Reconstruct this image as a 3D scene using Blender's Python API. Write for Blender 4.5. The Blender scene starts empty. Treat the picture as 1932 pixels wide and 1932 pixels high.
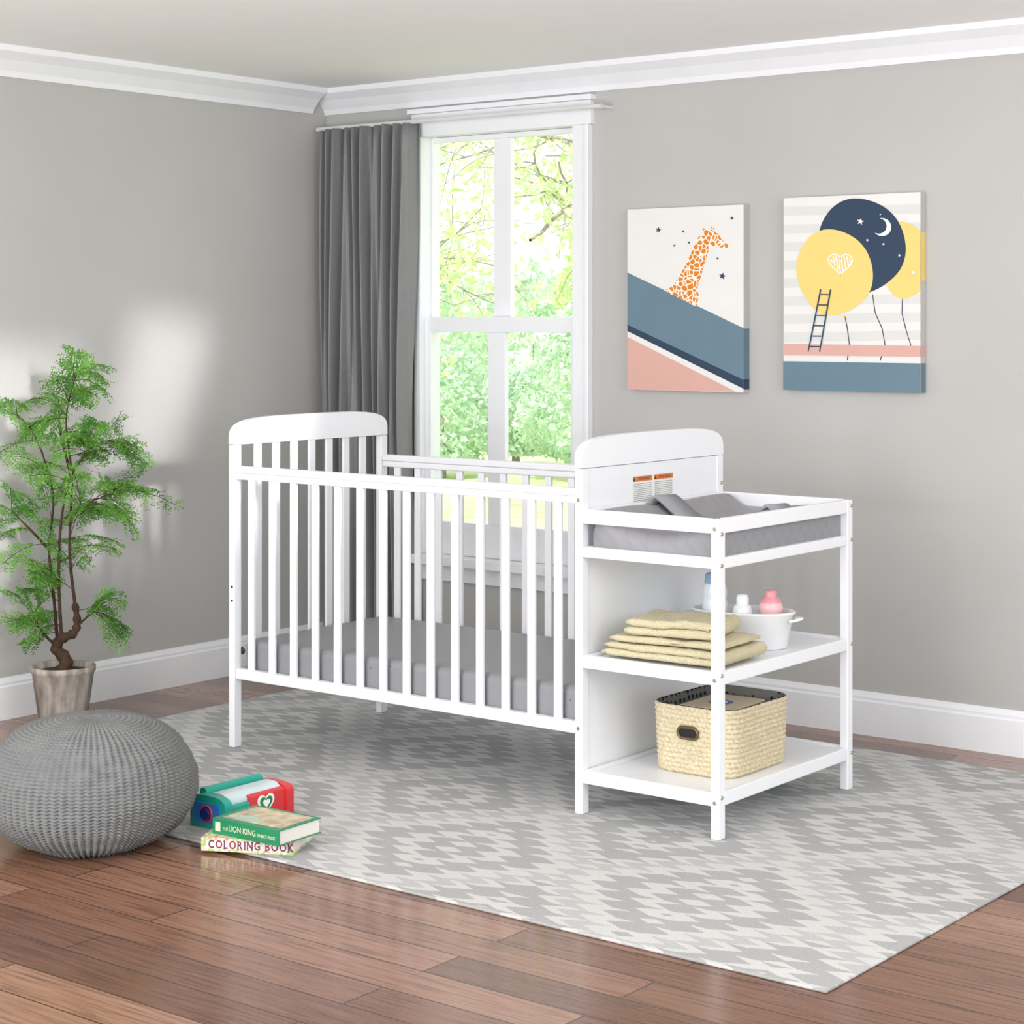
import bpy, math, random
import numpy as np
from mathutils import Vector, Matrix, noise
random.seed(7)
sc=bpy.context.scene
sc.view_settings.view_transform='Standard'
sc.view_settings.look='None'
sc.view_settings.exposure=0.03
COL=sc.collection

# ------------------------------------------------------------ materials
def lin(c):
    r=[]
    for v in c[:3]:
        v/=255.0
        r.append(v/12.92 if v<=0.04045 else ((v+0.055)/1.055)**2.4)
    return (r[0],r[1],r[2],1.0)
class NT:
    def __init__(s,name):
        s.m=bpy.data.materials.new(name); s.m.use_nodes=True
        s.t=s.m.node_tree; s.b=s.t.nodes['Principled BSDF']; s.co=None
    def n(s,typ,**k):
        x=s.t.nodes.new(typ)
        for a,v in k.items(): setattr(x,a,v)
        return x
    def l(s,a,b): s.t.links.new(a,b)
    def obj(s):
        if not s.co: s.co=s.n('ShaderNodeTexCoord')
        return s.co.outputs['Object']
    def M(s,op,a,b=None,c=None):
        x=s.n('ShaderNodeMath',operation=op)
        for i,v in enumerate((a,b,c)):
            if v is None: continue
            if isinstance(v,(int,float)): x.inputs[i].default_value=v
            else: s.l(v,x.inputs[i])
        return x.outputs[0]
    def xyz(s,src=None):
        x=s.n('ShaderNodeSeparateXYZ'); s.l(src or s.obj(),x.inputs[0]); return x.outputs
    def noise(s,scale,detail=3,vec=None,rough=.5):
        x=s.n('ShaderNodeTexNoise'); x.inputs['Scale'].default_value=scale; x.inputs['Detail'].default_value=detail
        x.inputs['Roughness'].default_value=rough
        s.l(vec or s.obj(),x.inputs['Vector']); return x.outputs['Fac']
    def mapping(s,scale=(1,1,1),rot=(0,0,0),loc=(0,0,0)):
        x=s.n('ShaderNodeMapping'); x.inputs['Scale'].default_value=scale; x.inputs['Rotation'].default_value=rot
        x.inputs['Location'].default_value=loc; s.l(s.obj(),x.inputs['Vector']); return x.outputs[0]
    def ramp(s,f,stops,interp='LINEAR'):
        x=s.n('ShaderNodeValToRGB'); cr=x.color_ramp; cr.interpolation=interp
        while len(cr.elements)<len(stops): cr.elements.new(.5)
        for e,(p,c) in zip(cr.elements,stops): e.position=p; e.color=lin(c)
        s.l(f,x.inputs[0]); return x.outputs[0]
    def mix(s,f,a,b,blend='MIX'):
        x=s.n('ShaderNodeMix',data_type='RGBA',blend_type=blend)
        for i,v in ((0,f),(6,a),(7,b)):
            if isinstance(v,(int,float)): x.inputs[i].default_value=v
            elif isinstance(v,tuple): x.inputs[i].default_value=lin(v)
            else: s.l(v,x.inputs[i])
        return x.outputs[2]
    def col(s,c):
        if isinstance(c,tuple): s.b.inputs['Base Color'].default_value=lin(c)
        else: s.l(c,s.b.inputs['Base Color'])
    def bump(s,h,strength=.3,dist=.002):
        x=s.n('ShaderNodeBump'); x.inputs['Strength'].default_value=strength; x.inputs['Distance'].default_value=dist
        s.l(h,x.inputs['Height']); s.l(x.outputs[0],s.b.inputs['Normal'])
    def rough(s,v): s.b.inputs['Roughness'].default_value=v
def simple(name,c,rough=.5,var=.04,nscale=8,metal=0,bump=0,bscale=60):
    t=NT(name); t.rough(rough); t.b.inputs['Metallic'].default_value=metal
    c2=tuple(max(0,int(x*(1-var))) for x in c)
    t.col(t.ramp(t.noise(nscale),[(.3,c2),(.7,c)]))
    if bump: t.bump(t.noise(bscale,4),bump,.002)
    return t.m

WHITE=simple('white_paint',(242,244,248),.35,.004)
TRIM=simple('trim_white',(243,245,249),.4,.01)
CEIL=simple('ceiling_white',(253,253,253),.8,.01)
def wallmat():
    t=NT('wall_paint'); t.rough(.7)
    t.col(t.ramp(t.noise(1.2,4),[(.3,(184,183,181)),(.7,(190,189,187))])); t.bump(t.noise(90,3),.08,.001); return t.m
WALL=wallmat()
def floormat():
    t=NT('wood_floor')
    br=t.n('ShaderNodeTexBrick'); br.offset=.37
    br.inputs['Scale'].default_value=1.0
    br.inputs['Brick Width'].default_value=1.15; br.inputs['Row Height'].default_value=.125
    br.inputs['Mortar Size'].default_value=.0022; br.inputs['Mortar Smooth'].default_value=.3
    br.inputs['Color1'].default_value=(0,0,0,1); br.inputs['Color2'].default_value=(1,1,1,1); br.inputs['Mortar'].default_value=(.5,.5,.5,1)
    t.l(t.obj(),br.inputs['Vector'])
    plank=t.ramp(br.outputs['Color'],[(0,(112,77,60)),(.35,(130,93,74)),(.7,(150,112,92)),(1,(170,133,113))])
    g=t.noise(5,8,t.mapping((1.0,18,1)),.6)
    grain=t.ramp(g,[(.28,(150,134,124)),(.5,(234,226,220)),(.7,(255,254,250))])
    c=t.mix(1.0,plank,grain,'MULTIPLY')
    c=t.mix(br.outputs['Fac'],c,(52,35,28))
    t.col(c); t.b.inputs['Roughness'].default_value=.17
    inv=t.M('SUBTRACT',1.0,br.outputs['Fac']); h=t.M('ADD',inv,t.M('MULTIPLY',g,.25)); t.bump(h,.3,.002)
    return t.m
FLOOR=floormat()
def rugmat():
    t=NT('kilim_rug'); t.rough(.95)
    o=t.xyz(); x,y=o[0],o[1]
    def fold(v,L,off):
        f=t.M('FRACT',t.M('ADD',t.M('DIVIDE',v,L),off))
        return t.M('MULTIPLY',t.M('ABSOLUTE',t.M('SUBTRACT',f,.5)),2.0)
    a=fold(x,.76,100.12); b=fold(y,.84,100.3)
    N=7.0
    bn=t.M('MULTIPLY',b,N); fr=t.M('ABSOLUTE',t.M('SUBTRACT',t.M('FRACT',bn),.5))
    st=t.M('DIVIDE',t.M('ADD',t.M('FLOOR',bn),t.M('MULTIPLY',fr,2.3)),N)
    s=t.M('ADD',a,st)
    s=t.M('MULTIPLY',s,1/2.1)
    D=(170,171,171);Lc=(203,203,202);Mi=(184,185,185)
    c=t.ramp(s,[(0,Lc),(.06,D),(.16,Lc),(.25,D),(.38,Lc),(.48,Mi),(.56,Lc),(.62,D),(.76,Lc),(.84,D),(.94,Lc)],'CONSTANT')
    n=t.noise(260,2); c=t.mix(.35,c,t.ramp(n,[(.35,(165,165,163)),(.65,(235,235,233))]),'SOFT_LIGHT')
    n2=t.noise(5,4); c=t.mix(.25,c,t.ramp(n2,[(.35,(110,110,110)),(.65,(150,150,150))]),'SOFT_LIGHT')
    t.col(c); t.bump(n,.5,.002); return t.m
RUG=rugmat()
def fabric(name,c,scale=350,b=.3,rough=.9,var=.08):
    t=NT(name); t.rough(rough); n=t.noise(scale,2)
    c2=tuple(int(v*(1-var)) for v in c); t.col(t.ramp(n,[(.35,c2),(.65,c)])); 
    h=t.M('ADD',t.M('MULTIPLY',n,.2),t.noise(9,3)); t.bump(h,b,.012); return t.m
CURT=fabric('curtain_grey',(133,133,135),300,.15,.45)
POUFM=fabric('knit_grey',(132,134,133),700,.1,var=.12)
def terry():
    t=NT('towel_terry'); t.rough(.95); n=t.noise(420,3)
    t.col(t.ramp(n,[(.35,(218,206,166)),(.65,(242,234,202))]))
    h=t.M('ADD',t.M('MULTIPLY',n,.6),t.noise(26,4)); t.bump(h,1.0,.009); return t.m
TOWEL=terry()
def sheet():
    t=NT('sheet_grey'); t.rough(.5)
    v=t.n('ShaderNodeTexVoronoi'); v.inputs['Scale'].default_value=14; t.l(t.mapping((1,1,1.4)),v.inputs['Vector'])
    f=t.M('LESS_THAN',v.outputs['Distance'],.05)
    t.col(t.mix(f,(146,146,150),(108,108,116))); t.bump(t.noise(9,4),.3,.01); return t.m
SHEET=sheet()
def quilt():
    t=NT('quilted_grey'); t.rough(.5); o=t.xyz()
    u=t.M('ADD',t.M('ADD',o[0],o[1]),o[2])
    w=t.M('SUBTRACT',o[1],t.M('ADD',o[0],o[2]))
    h=t.M('MULTIPLY',t.M('ABSOLUTE',t.M('SINE',t.M('MULTIPLY',u,62.0))),t.M('ABSOLUTE',t.M('SINE',t.M('MULTIPLY',w,62.0))))
    h=t.M('POWER',h,.4); t.col(t.ramp(h,[(0,(140,140,145)),(.5,(149,149,154))])); t.bump(h,.3,.003); return t.m
QUILT=quilt()
def basketm():
    t=NT('basket_weave'); t.rough(.8); n=t.noise(120,3)
    t.col(t.ramp(n,[(.3,(192,176,142)),(.55,(216,203,172)),(.8,(232,222,196))])); t.bump(n,.5,.002); return t.m
BASK=basketm()
def dots():
    t=NT('dotted_lining'); t.rough(.9)
    v=t.n('ShaderNodeTexVoronoi'); v.inputs['Scale'].default_value=45; v.inputs['Randomness'].default_value=.3; t.l(t.obj(),v.inputs['Vector'])
    t.col(t.mix(t.M('LESS_THAN',v.outputs['Distance'],.3),(112,110,106),(25,25,26))); return t.m
DOTS=dots()
METAL=simple('bolt_metal',(190,182,165),.3,.05,metal=.9)
BRASS=simple('brass_brown',(120,104,70),.35,.1,metal=.7)
BLACK=simple('black_plastic',(25,25,27),.4)
def leafm(name,c1,c2,trans=.35):
    t=NT(name); t.rough(.5)
    c=t.ramp(t.noise(9,2),[(.35,c1),(.65,c2)]); t.col(c)
    tr=t.n('ShaderNodeBsdfTranslucent'); t.l(c,tr.inputs['Color'])
    mx=t.n('ShaderNodeMixShader'); mx.inputs[0].default_value=trans
    t.l(t.b.outputs[0],mx.inputs[1]); t.l(tr.outputs[0],mx.inputs[2])
    t.l(mx.outputs[0],t.t.nodes['Material Output'].inputs['Surface']); return t.m
PLEAF=leafm('plant_leaf',(72,132,46),(132,188,80),.3)
TLEAF=leafm('tree_leaf',(202,224,156),(228,242,194),.4)  # leaves paled: outdoor haze and overexposure put into the colour
TLEAF2=leafm('far_tree_leaf',(208,231,206),(224,240,220),.4)  # haze over the farther greenery painted in as near-white green
BARK=simple('bark',(180,174,166),.9,.12,30)  # bark lightened as well, outdoor haze painted into it
PSTEM=simple('plant_stem',(80,56,40),.9,.3,40,bump=.6)
POTM=NT('pot_aged'); POTM.rough(.85); POTM.col(POTM.ramp(POTM.noise(22,6,POTM.mapping((1,1,.25)),.6),[(.32,(104,94,84)),(.48,(156,147,138)),(.68,(200,194,186))])); POTM.bump(POTM.noise(60),.4,.003); POTM=POTM.m
SOIL=simple('soil',(70,52,38),.95,.4,60,bump=.8)
LAWN=simple('lawn_grass',(218,230,172),.9,.08,2)  # grass paled for the same haze, put into its base colour

# ------------------------------------------------------------ mesh builder
class MB:
    def __init__(s): s.v=[];s.f=[];s.m=[];s.sm=[]
    def add(s,vs,fs,mi=0,smooth=False):
        o=len(s.v); s.v+= [tuple(p) for p in vs]
        for f in fs: s.f.append(tuple(i+o for i in f)); s.m.append(mi); s.sm.append(smooth)
    def box(s,x0,y0,z0,x1,y1,z1,mi=0):
        v=[(x0,y0,z0),(x1,y0,z0),(x1,y1,z0),(x0,y1,z0),(x0,y0,z1),(x1,y0,z1),(x1,y1,z1),(x0,y1,z1)]
        s.add(v,[(0,3,2,1),(4,5,6,7),(0,1,5,4),(1,2,6,5),(2,3,7,6),(3,0,4,7)],mi)
    def prism(s,pts,axis,a0,a1,mi=0,smooth=False):
        """pts 2-D outline extruded along axis 'x','y' or 'z'"""
        def P(p,a): return {'x':(a,p[0],p[1]),'y':(p[0],a,p[1]),'z':(p[0],p[1],a)}[axis]
        n=len(pts); v=[P(p,a0) for p in pts]+[P(p,a1) for p in pts]
        fs=[(i,(i+1)%n,n+(i+1)%n,n+i) for i in range(n)]
        s.add(v,fs,mi,smooth); s.add(v,[tuple(range(n))[::-1],tuple(range(n,2*n))],mi,False)
    def tube(s,pts,rad,n=8,mi=0,caps=True):
        pts=[Vector(p) for p in pts]
        if isinstance(rad,(int,float)): rad=[rad]*len(pts)
        vs=[];prev=None
        for i,p in enumerate(pts):
            d=(pts[min(i+1,len(pts)-1)]-pts[max(i-1,0)]).normalized()
            if prev is None:
                a=d.cross(Vector((0,0,1)))
                if a.length<.1: a=d.cross(Vector((1,0,0)))
                a.normalize()
            else:
                a=(prev-d*prev.dot(d)).normalized()
            prev=a;b=d.cross(a)
            for k in range(n):
                t=2*math.pi*k/n; vs.append(p+(a*math.cos(t)+b*math.sin(t))*rad[i])
        fs=[]
        for i in range(len(pts)-1):
            for k in range(n):
                fs.append((i*n+k,i*n+(k+1)%n,(i+1)*n+(k+1)%n,(i+1)*n+k))
        s.add(vs,fs,mi,True)
        if caps:
            s.add(vs,[tuple(range(n))[::-1],tuple(range(len(vs)-n,len(vs)))],mi,False)
    def rev(s,prof,c=(0,0,0),n=40,sx=1,sy=1,mi=0,rot=0,smooth=True):
        vs=[];fs=[]
        for r,z in prof:
            for k in range(n):
                t=2*math.pi*k/n; x=r*sx*math.cos(t);y=r*sy*math.sin(t)
                vs.append((c[0]+x*math.cos(rot)-y*math.sin(rot),c[1]+x*math.sin(rot)+y*math.cos(rot),c[2]+z))
        for i in range(len(prof)-1):
            for k in range(n): fs.append((i*n+k,i*n+(k+1)%n,(i+1)*n+(k+1)%n,(i+1)*n+k))
        s.add(vs,fs,mi,smooth)
    def poly(s,pts,mi=0): s.add(pts,[tuple(range(len(pts)))],mi)
    def text(s,body,size,fn,mi=0,align='CENTER',sx=1.0,off=0):
        cu=bpy.data.curves.new('t','FONT'); cu.body=body; cu.size=size; cu.align_x=align; cu.align_y='CENTER'; cu.resolution_u=3; cu.offset=off
        ob=bpy.data.objects.new('t',cu); COL.objects.link(ob); bpy.context.view_layer.update()
        me=bpy.data.meshes.new_from_object(ob.evaluated_get(bpy.context.evaluated_depsgraph_get()))
        s.add([fn(v.co.x*sx,v.co.y) for v in me.vertices],[tuple(p.vertices) for p in me.polygons],mi)
        xs=[v.co.x*sx for v in me.vertices]
        bpy.data.objects.remove(ob); bpy.data.meshes.remove(me); bpy.data.curves.remove(cu)
        return (min(xs),max(xs)) if xs else (0,0)
PW={}
def empty(name,loc,parent=None,**k):
    e=bpy.data.objects.new(name,None); e.empty_display_size=.05; COL.objects.link(e)
    pl=PW[parent.name] if parent else Vector((0,0,0))
    e.location=Vector(loc)-pl; e.parent=parent; PW[e.name]=Vector(loc)
    for a,v in k.items(): e[a]=v
    return e
def make(mb,name,mats,parent=None,bevel=0,seg=2,at=None,rot=0,subsurf=0,weld=False,**k):
    """at=None: mesh is in world coords and gets re-centred; otherwise local coords placed at 'at'."""
    v=np.array(mb.v,dtype=float)
    if at is None:
        lo=v.min(0);hi=v.max(0); o=np.array([(lo[0]+hi[0])/2,(lo[1]+hi[1])/2,lo[2]]); v=v-o; loc=Vector(o)
    else: loc=Vector(at)
    me=bpy.data.meshes.new(name); me.from_pydata([tuple(p) for p in v],[],mb.f)
    for m in (mats if isinstance(mats,(list,tuple)) else [mats]): me.materials.append(m)
    me.polygons.foreach_set('material_index',mb.m); me.polygons.foreach_set('use_smooth',mb.sm); me.update()
    ob=bpy.data.objects.new(name,me); COL.objects.link(ob)
    pl=PW[parent.name] if parent else Vector((0,0,0))
    ob.location=loc-pl; ob.rotation_euler=(0,0,rot); ob.parent=parent; PW[ob.name]=loc
    if bevel:
        b=ob.modifiers.new('bevel','BEVEL'); b.width=bevel; b.segments=seg; b.limit_method='ANGLE'; b.angle_limit=math.radians(40)
    if subsurf:
        b=ob.modifiers.new('sub','SUBSURF'); b.levels=subsurf; b.render_levels=subsurf
    for a,val in k.items(): ob[a]=val
    return ob

# ------------------------------------------------------------ room
XL,YW,ZC=-.992,1.478,2.33
FZ=-.0075
m=MB(); m.box(XL-.1,-6,-.06,5.2,YW,FZ); make(m,'floor',FLOOR,at=(0,0,0),kind='structure')
m=MB(); m.box(XL-.1,-6,FZ,XL,YW+.12,ZC); make(m,'wall_left',WALL,kind='structure')
WX0,WX1,WZ0,WZ1=-.48,.315,.46,2.13
m=MB(); m.box(XL,YW,FZ,WX0,YW+.12,ZC); m.box(WX1,YW,FZ,5.2,YW+.12,ZC); m.box(WX0,YW,FZ,WX1,YW+.12,WZ0); m.box(WX0,YW,WZ1,WX1,YW+.12,ZC)
make(m,'wall_back',WALL,kind='structure')
m=MB(); m.box(XL-.1,-6,ZC,5.2,YW+.12,ZC+.06); make(m,'ceiling',CEIL,kind='structure')
BB=[(0,FZ),(.016,FZ),(.016,.105),(.012,.112),(.012,.12),(.007,.13),(.004,.1375),(0,.1375)]
m=MB(); m.prism([(YW-a,b) for a,b in BB],'x',XL,5.2); make(m,'baseboard_back',TRIM,kind='structure')
m=MB(); m.prism([(XL+a,b) for a,b in BB],'y',-6,YW-.017); make(m,'baseboard_left',TRIM,kind='structure')
CR=[(0,0),(.09,0),(.085,-.02),(.05,-.045),(.02,-.08),(.012,-.1),(0,-.1)]
m=MB(); m.prism([(YW-a,ZC+b) for a,b in CR],'x',XL+.001,5.2); make(m,'trim_1',TRIM,kind='structure')
m=MB(); m.prism([(XL+a,ZC+b) for a,b in CR],'y',-6,YW-.092); make(m,'trim_2',TRIM,kind='structure')
# window
m=MB()
y0=YW-.022
m.box(WX0-.014,y0,WZ0,WX0+.018,YW+.1,WZ1-.0205)          # left casing
m.box(WX1-.03,y0,WZ0,WX1+.035,YW+.1,WZ1-.0205)           # right casing
m.box(WX1+.035,y0-.012,WZ0,WX1+.05,YW,WZ1-.0205)
m.box(WX0-.03,y0,WZ1-.02,WX1+.055,YW+.1,WZ1+.07)     # head
m.box(WX0-.04,y0-.015,WZ1+.0705,WX1+.065,YW,WZ1+.09)
m.box(WX0-.03,YW-.07,WZ0-.035,WX1+.06,YW+.1,WZ0-.0005)    # stool
m.box(WX0-.02,y0,WZ0-.10,WX1+.05,YW,WZ0-.0355)      # apron
def sash(ya,yb,z0,z1,bot,top,st=.022):
    xa,xb=WX0+.018,WX1-.03
    m.box(xa,ya,z0,xa+st,yb,z1);m.box(xb-st,ya,z0,xb,yb,z1)
    m.box(xa+st,ya,z0,xb-st,yb,z0+bot);m.box(xa+st,ya,z1-top,xb-st,yb,z1)
    c=-.102; m.box(c-.042,ya+.004,z0+bot,c+.042,yb-.004,z1-top)
sash(YW+.045,YW+.075,1.335,WZ1-.021,.055,.02,.012)
sash(YW+.008,YW+.038,WZ0,1.395,.13,.06,.03)
make(m,'window_1',TRIM,bevel=.002,kind='structure')

# ------------------------------------------------------------ outdoors
m=MB(); m.box(-60,YW+.3,-.6,30,70,-.5); make(m,'lawn',LAWN,at=(0,0,0),kind='stuff',label='sunlit yellow-green lawn outside the window',category='lawn')
CAM=Vector((4.575,-4.396,1.375)); TH=.6635
FW=Vector((-math.sin(TH),math.cos(TH),0)); RT=Vector((math.cos(TH),math.sin(TH),0))
def leafquad(L,p,s):
    if p.z<-.3: return
    a=Vector((random.gauss(0,1),random.gauss(0,1),random.gauss(0,1))).normalized()
    b=a.orthogonal().normalized(); b.rotate(Matrix.Rotation(random.random()*6.28,3,a))
    c=a.cross(b); L.add([p-b*s,p+c*s*.5,p+b*s,p-c*s*.5],[(0,1,2,3)])
def grow(W,L,p,d,ln,r,dep,ls,nl):
    pts=[p.copy()];rad=[r];q=p.copy();dd=d.copy();N=5
    for i in range(N):
        dd=(dd+Vector((random.gauss(0,.17),random.gauss(0,.17),random.gauss(0,.12)))).normalized()
        q=q+dd*ln/N
        if q.z<-.35: q.z=-.35
        pts.append(q.copy()); rad.append(r*(1-.5*(i+1)/N))
    W.tube(pts,rad,6 if dep>1 else 4,0,False)
    if dep<=1:
        for q in pts[1:]:
            for k in range(nl): leafquad(L,q+Vector((random.gauss(0,1),random.gauss(0,1),random.gauss(0,.8)))*ln*.22,ls*random.uniform(.6,1.2))
    if dep==0: return
    for k in range(4 if dep>1 else 3):
        i=random.randint(2,N); ax=dd.orthogonal().normalized(); ax.rotate(Matrix.Rotation(random.random()*6.28,3,dd))
        nd=(dd*.75+ax*random.uniform(.5,.95)).normalized(); nd.z=nd.z*.75
        grow(W,L,pts[i],nd.normalized(),ln*random.uniform(.6,.8),rad[i]*.7,dep-1,ls,nl)
def tree(t,l,h,ln,r,ls,nl,leafmat,seed,label):
    random.seed(seed)
    b=CAM+FW*t+RT*l; b.z=-.495
    e=empty('tree',b,label=label,category='tree',group='garden trees')
    W=MB();L=MB()
    top=b+Vector((0,0,h)); W.tube([b,b+Vector((.0,0,.1)),b+Vector((.05,0,h*.5)),top],[r*1.3,r*1.3,r*1.1,r],8)
    for k in range(7):
        a=k*2*math.pi/7+random.random(); z=random.uniform(.45,1.0)
        grow(W,L,b+Vector((0,0,h*z)),Vector((math.cos(a),math.sin(a),random.uniform(.05,.5))).normalized(),ln,r*.5,3,ls,nl)
    make(W,'trunk',BARK,e); make(L,'foliage',leafmat,e)
tree(13,1.9,3.2,1.5,.10,.038,4,TLEAF,3,'leafy tree with spreading branches and yellow-green leaves')
tree(19,-2.3,3.8,1.9,.13,.050,4,TLEAF,5,'leafy tree with spreading branches and yellow-green leaves')
def shrub(t,l,rx,h,n,seed,mat,ls=.1):
    random.seed(seed); b=CAM+FW*t+RT*l; b.z=-.495
    e=empty('shrub',b,label='rounded haze-paled green shrub on the lawn',category='shrub',group='garden shrubs')
    W=MB();L=MB(); W.tube([b,b+Vector((0,0,h*.5))],[.06,.02],6)
    for i in range(n):
        a=random.random()*6.28; ct=random.uniform(-.95,1); st=math.sqrt(max(0,1-ct*ct)); rr=random.uniform(.75,1.05)
        p=b+Vector((rx*rr*st*math.cos(a),rx*rr*st*math.sin(a),h*.5+h*.5*rr*ct))
        p+=Vector((noise.noise(p*1.3),noise.noise(p*1.3+Vector((9,0,0))),noise.noise(p*1.3+Vector((0,9,0)))))*.4*rx
        p.z=max(p.z,-.29); leafquad(L,p,ls*random.uniform(.6,1.2))
    make(W,'trunk',BARK,e); make(L,'foliage',mat,e)
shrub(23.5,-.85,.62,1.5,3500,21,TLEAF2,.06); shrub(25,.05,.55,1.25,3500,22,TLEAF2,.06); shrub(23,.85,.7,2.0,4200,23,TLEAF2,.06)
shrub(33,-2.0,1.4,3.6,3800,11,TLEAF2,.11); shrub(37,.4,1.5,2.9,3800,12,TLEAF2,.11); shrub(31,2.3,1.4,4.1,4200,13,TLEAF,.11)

# ------------------------------------------------------------ curtain
m=MB(); nx,nz=220,40; vs=[];fs=[]
for j in range(nz+1):
    z=.02+(2.16-.02)*j/nz; sp=1-.05*math.sin(math.pi*j/nz)
    for i in range(nx+1):
        u=i/nx; x=-.935+(.487*u)*sp+.006*math.sin(3*z+u*9)
        ph=u*9.2*2*math.pi+.8*math.sin(u*7)+.25*math.sin(z*2+u*4)
        y=1.392+.030*math.sin(ph)*(1-.35*math.sin(u*23))+.009*math.sin(ph*2.3+z*3)
        vs.append((x,y,z))
for j in range(nz):
    for i in range(nx):
        a=j*(nx+1)+i; fs.append((a,a+1,a+nx+2,a+nx+1))
e=empty('curtain',(-.7,1.39,0),label='dark grey pleated fabric curtain hanging beside the window',category='curtain')
m.add(vs,fs,0,True); c=make(m,'drape',CURT,e); s=c.modifiers.new('s','SOLIDIFY'); s.thickness=.002
m=MB(); m.tube([(-.97,1.40,2.165),(.46,1.40,2.165)],.009,14)
m.box(.448,1.40,2.160,.458,YW,2.170)
make(m,'curtain_rod',simple('rod_pale',(225,225,226),.35),e)

# ------------------------------------------------------------ rug
m=MB(); m.box(-.56,-.845,FZ+.0002,2.62,1.25,0); make(m,'rug',RUG,bevel=.003,label='light grey and off-white flat rug with geometric kilim diamonds',category='rug')
RZ=.0005
# ------------------------------------------------------------ crib
LC,LT,W=1.387,.447,.743; XT=LC+LT; px,py=.026,.033
ZH=.979
crib=empty('crib',(LC/2,W/2,RZ),label='white wooden crib with attached changing table and shelves',category='crib')
def arch(m,x0,x1,ZH=ZH):
    pts=[(0,ZH),]
    N=48
    for i in range(N+1):
        t=-math.cos(math.pi*i/N); 
        zz=ZH+.006+.082*(max(0,1-abs(t)**4.2))**(1/4.0)
        pts.append((W/2+t*(W/2),zz))
    pts.append((W,ZH)); m.prism(pts[::-1],'x',x0,x1)
def leg(x0,x1,ya,yb,z1,parent):
    m=MB(); m.box(x0,ya,RZ,x1,yb,z1); make(m,'leg',WHITE,parent,bevel=.003)
ep=empty('end_panel',(-.013,W/2,.2),crib)
m=MB(); arch(m,-px,0); make(m,'top_board',WHITE,ep,bevel=.006,seg=3)
m=MB(); m.box(-.022,py,.215,-.004,W-py,.265)
for k in range(7):
    yc=py+(W-2*py)*(k+1)/8; m.box(-.018,yc-.016,.265,-.008,yc+.016,ZH)
make(m,'slats',WHITE,ep,bevel=.003)
leg(-px,0,0,py,ZH-.0015,crib); leg(-px,0,W-py,W,ZH-.0015,crib)
ZR=.967
hb=empty('headboard',(LC-.013,W/2,.1),crib)
m=MB(); arch(m,LC-px,LC,ZR); make(m,'top_board',WHITE,hb,bevel=.006,seg=3)
m=MB(); m.box(LC-px+.004,py,.10,LC-.004,W-py,ZR-.002); make(m,'panel',WHITE,hb,bevel=.002)
leg(LC-px,LC,0,py,ZR-.0015,crib); leg(LC-px,LC,W-py,W,ZR-.0015,crib)
# warning labels (on panel face +X)
ORG=simple('label_orange',(222,128,70),.5,.02); LW=simple('label_white',(240,240,238),.5,.01); LG=simple('label_print',(160,160,162),.6,.02); INK=simple('ink_black',(30,24,22),.6,.02)
for yc,word,top in((.305,'WARNING',.930),(.415,'ADVERTENCIA',.930)):
    m=MB(); X=LC-.0038; w=.105;h=.088
    m.box(X-.0005,yc-w/2,top-h,X,yc+w/2,top,0); X+=.0003
    m.poly([(X,yc-w/2+.002,top-.018),(X,yc+w/2-.002,top-.018),(X,yc+w/2-.002,top-.003),(X,yc-w/2+.002,top-.003)],1)
    m.text(word,.0125 if len(word)<8 else .0105,lambda a,b:(X+.0003,yc+.007+a,top-.0108+b),3)
    q=yc-w/2+.010; m.poly([(X+.0003,q-.006,top-.0155),(X+.0003,q+.006,top-.0155),(X+.0003,q,top-.0055)],3)
    r=random.Random(5)
    for k in range(11):
        z=top-.024-k*.0054; a=yc-w/2+.006; 
        while a<yc+w/2-.012:
            l=r.uniform(.006,.02); b=min(a+l,yc+w/2-.006); m.poly([(X,a,z-.0018),(X,b,z-.0018),(X,b,z),(X,a,z)],2); a=b+.002
    make(m,'warning_label',[LW,ORG,LG,INK],hb,label='white warning sticker with orange heading')
# side rails
def rail(ya,yb):
    e=empty('side_rail',(LC/2,(ya+yb)/2,.22),crib)
    m=MB(); m.box(0.001,ya,.867,LC-px-.001,yb,.888); m.box(0.001,ya-.003,.888,LC-px-.001,yb+.003,.910)
    make(m,'top_rail',WHITE,e,bevel=.005,seg=3)
    m=MB(); m.box(0.001,ya,.223,LC-px-.001,yb,.257); 
    make(m,'bottom_rail',WHITE,e,bevel=.003)
    m=MB(); c=(ya+yb)/2
    for k in range(14):
        x=.062+k*.0946; m.box(x-.0135,c-.006,.255,x+.0135,c+.006,.869)
    make(m,'slats',WHITE,e,bevel=.003)
rail(.004,.030); rail(W-.030,W-.004)
m=MB(); m.box(.002,.035,.224,LC-px-.002,W-.035,.234)
make(m,'mattress_support',WHITE,crib)
# changing table
ct=empty('changing_table',(LC+LT/2,W/2,RZ),crib)
def cleg(ya,yb): 
    m=MB(); m.box(XT-px,ya,RZ,XT,yb,.852); make(m,'leg',WHITE,ct,bevel=.003)
cleg(0,py); cleg(W-py,W)
def frame(z0,z1,name,panel=None,t=.018):
    m=MB(); xa,xb=LC+.0005,XT
    m.box(xa,0.001,z0,xb-px,t,z1); m.box(xa,W-t,z0,xb-px,W-.001,z1)
    m.box(xb-t-.002,py,z0,xb-.001,W-py,z1); m.box(xa,t,z0,xa+t,W-t,z1)
    if panel: m.box(xa+t,t,panel-.01,xb-t-.002,W-t,panel)
    return m
m=frame(.813,.853,'t'); make(m,'top_rail',WHITE,ct,bevel=.003)
m=frame(.719,.749,'t',.735); make(m,'tray',WHITE,ct,bevel=.003)
m=frame(.410,.446,'s',.438); make(m,'shelf',WHITE,ct,bevel=.003)
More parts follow.
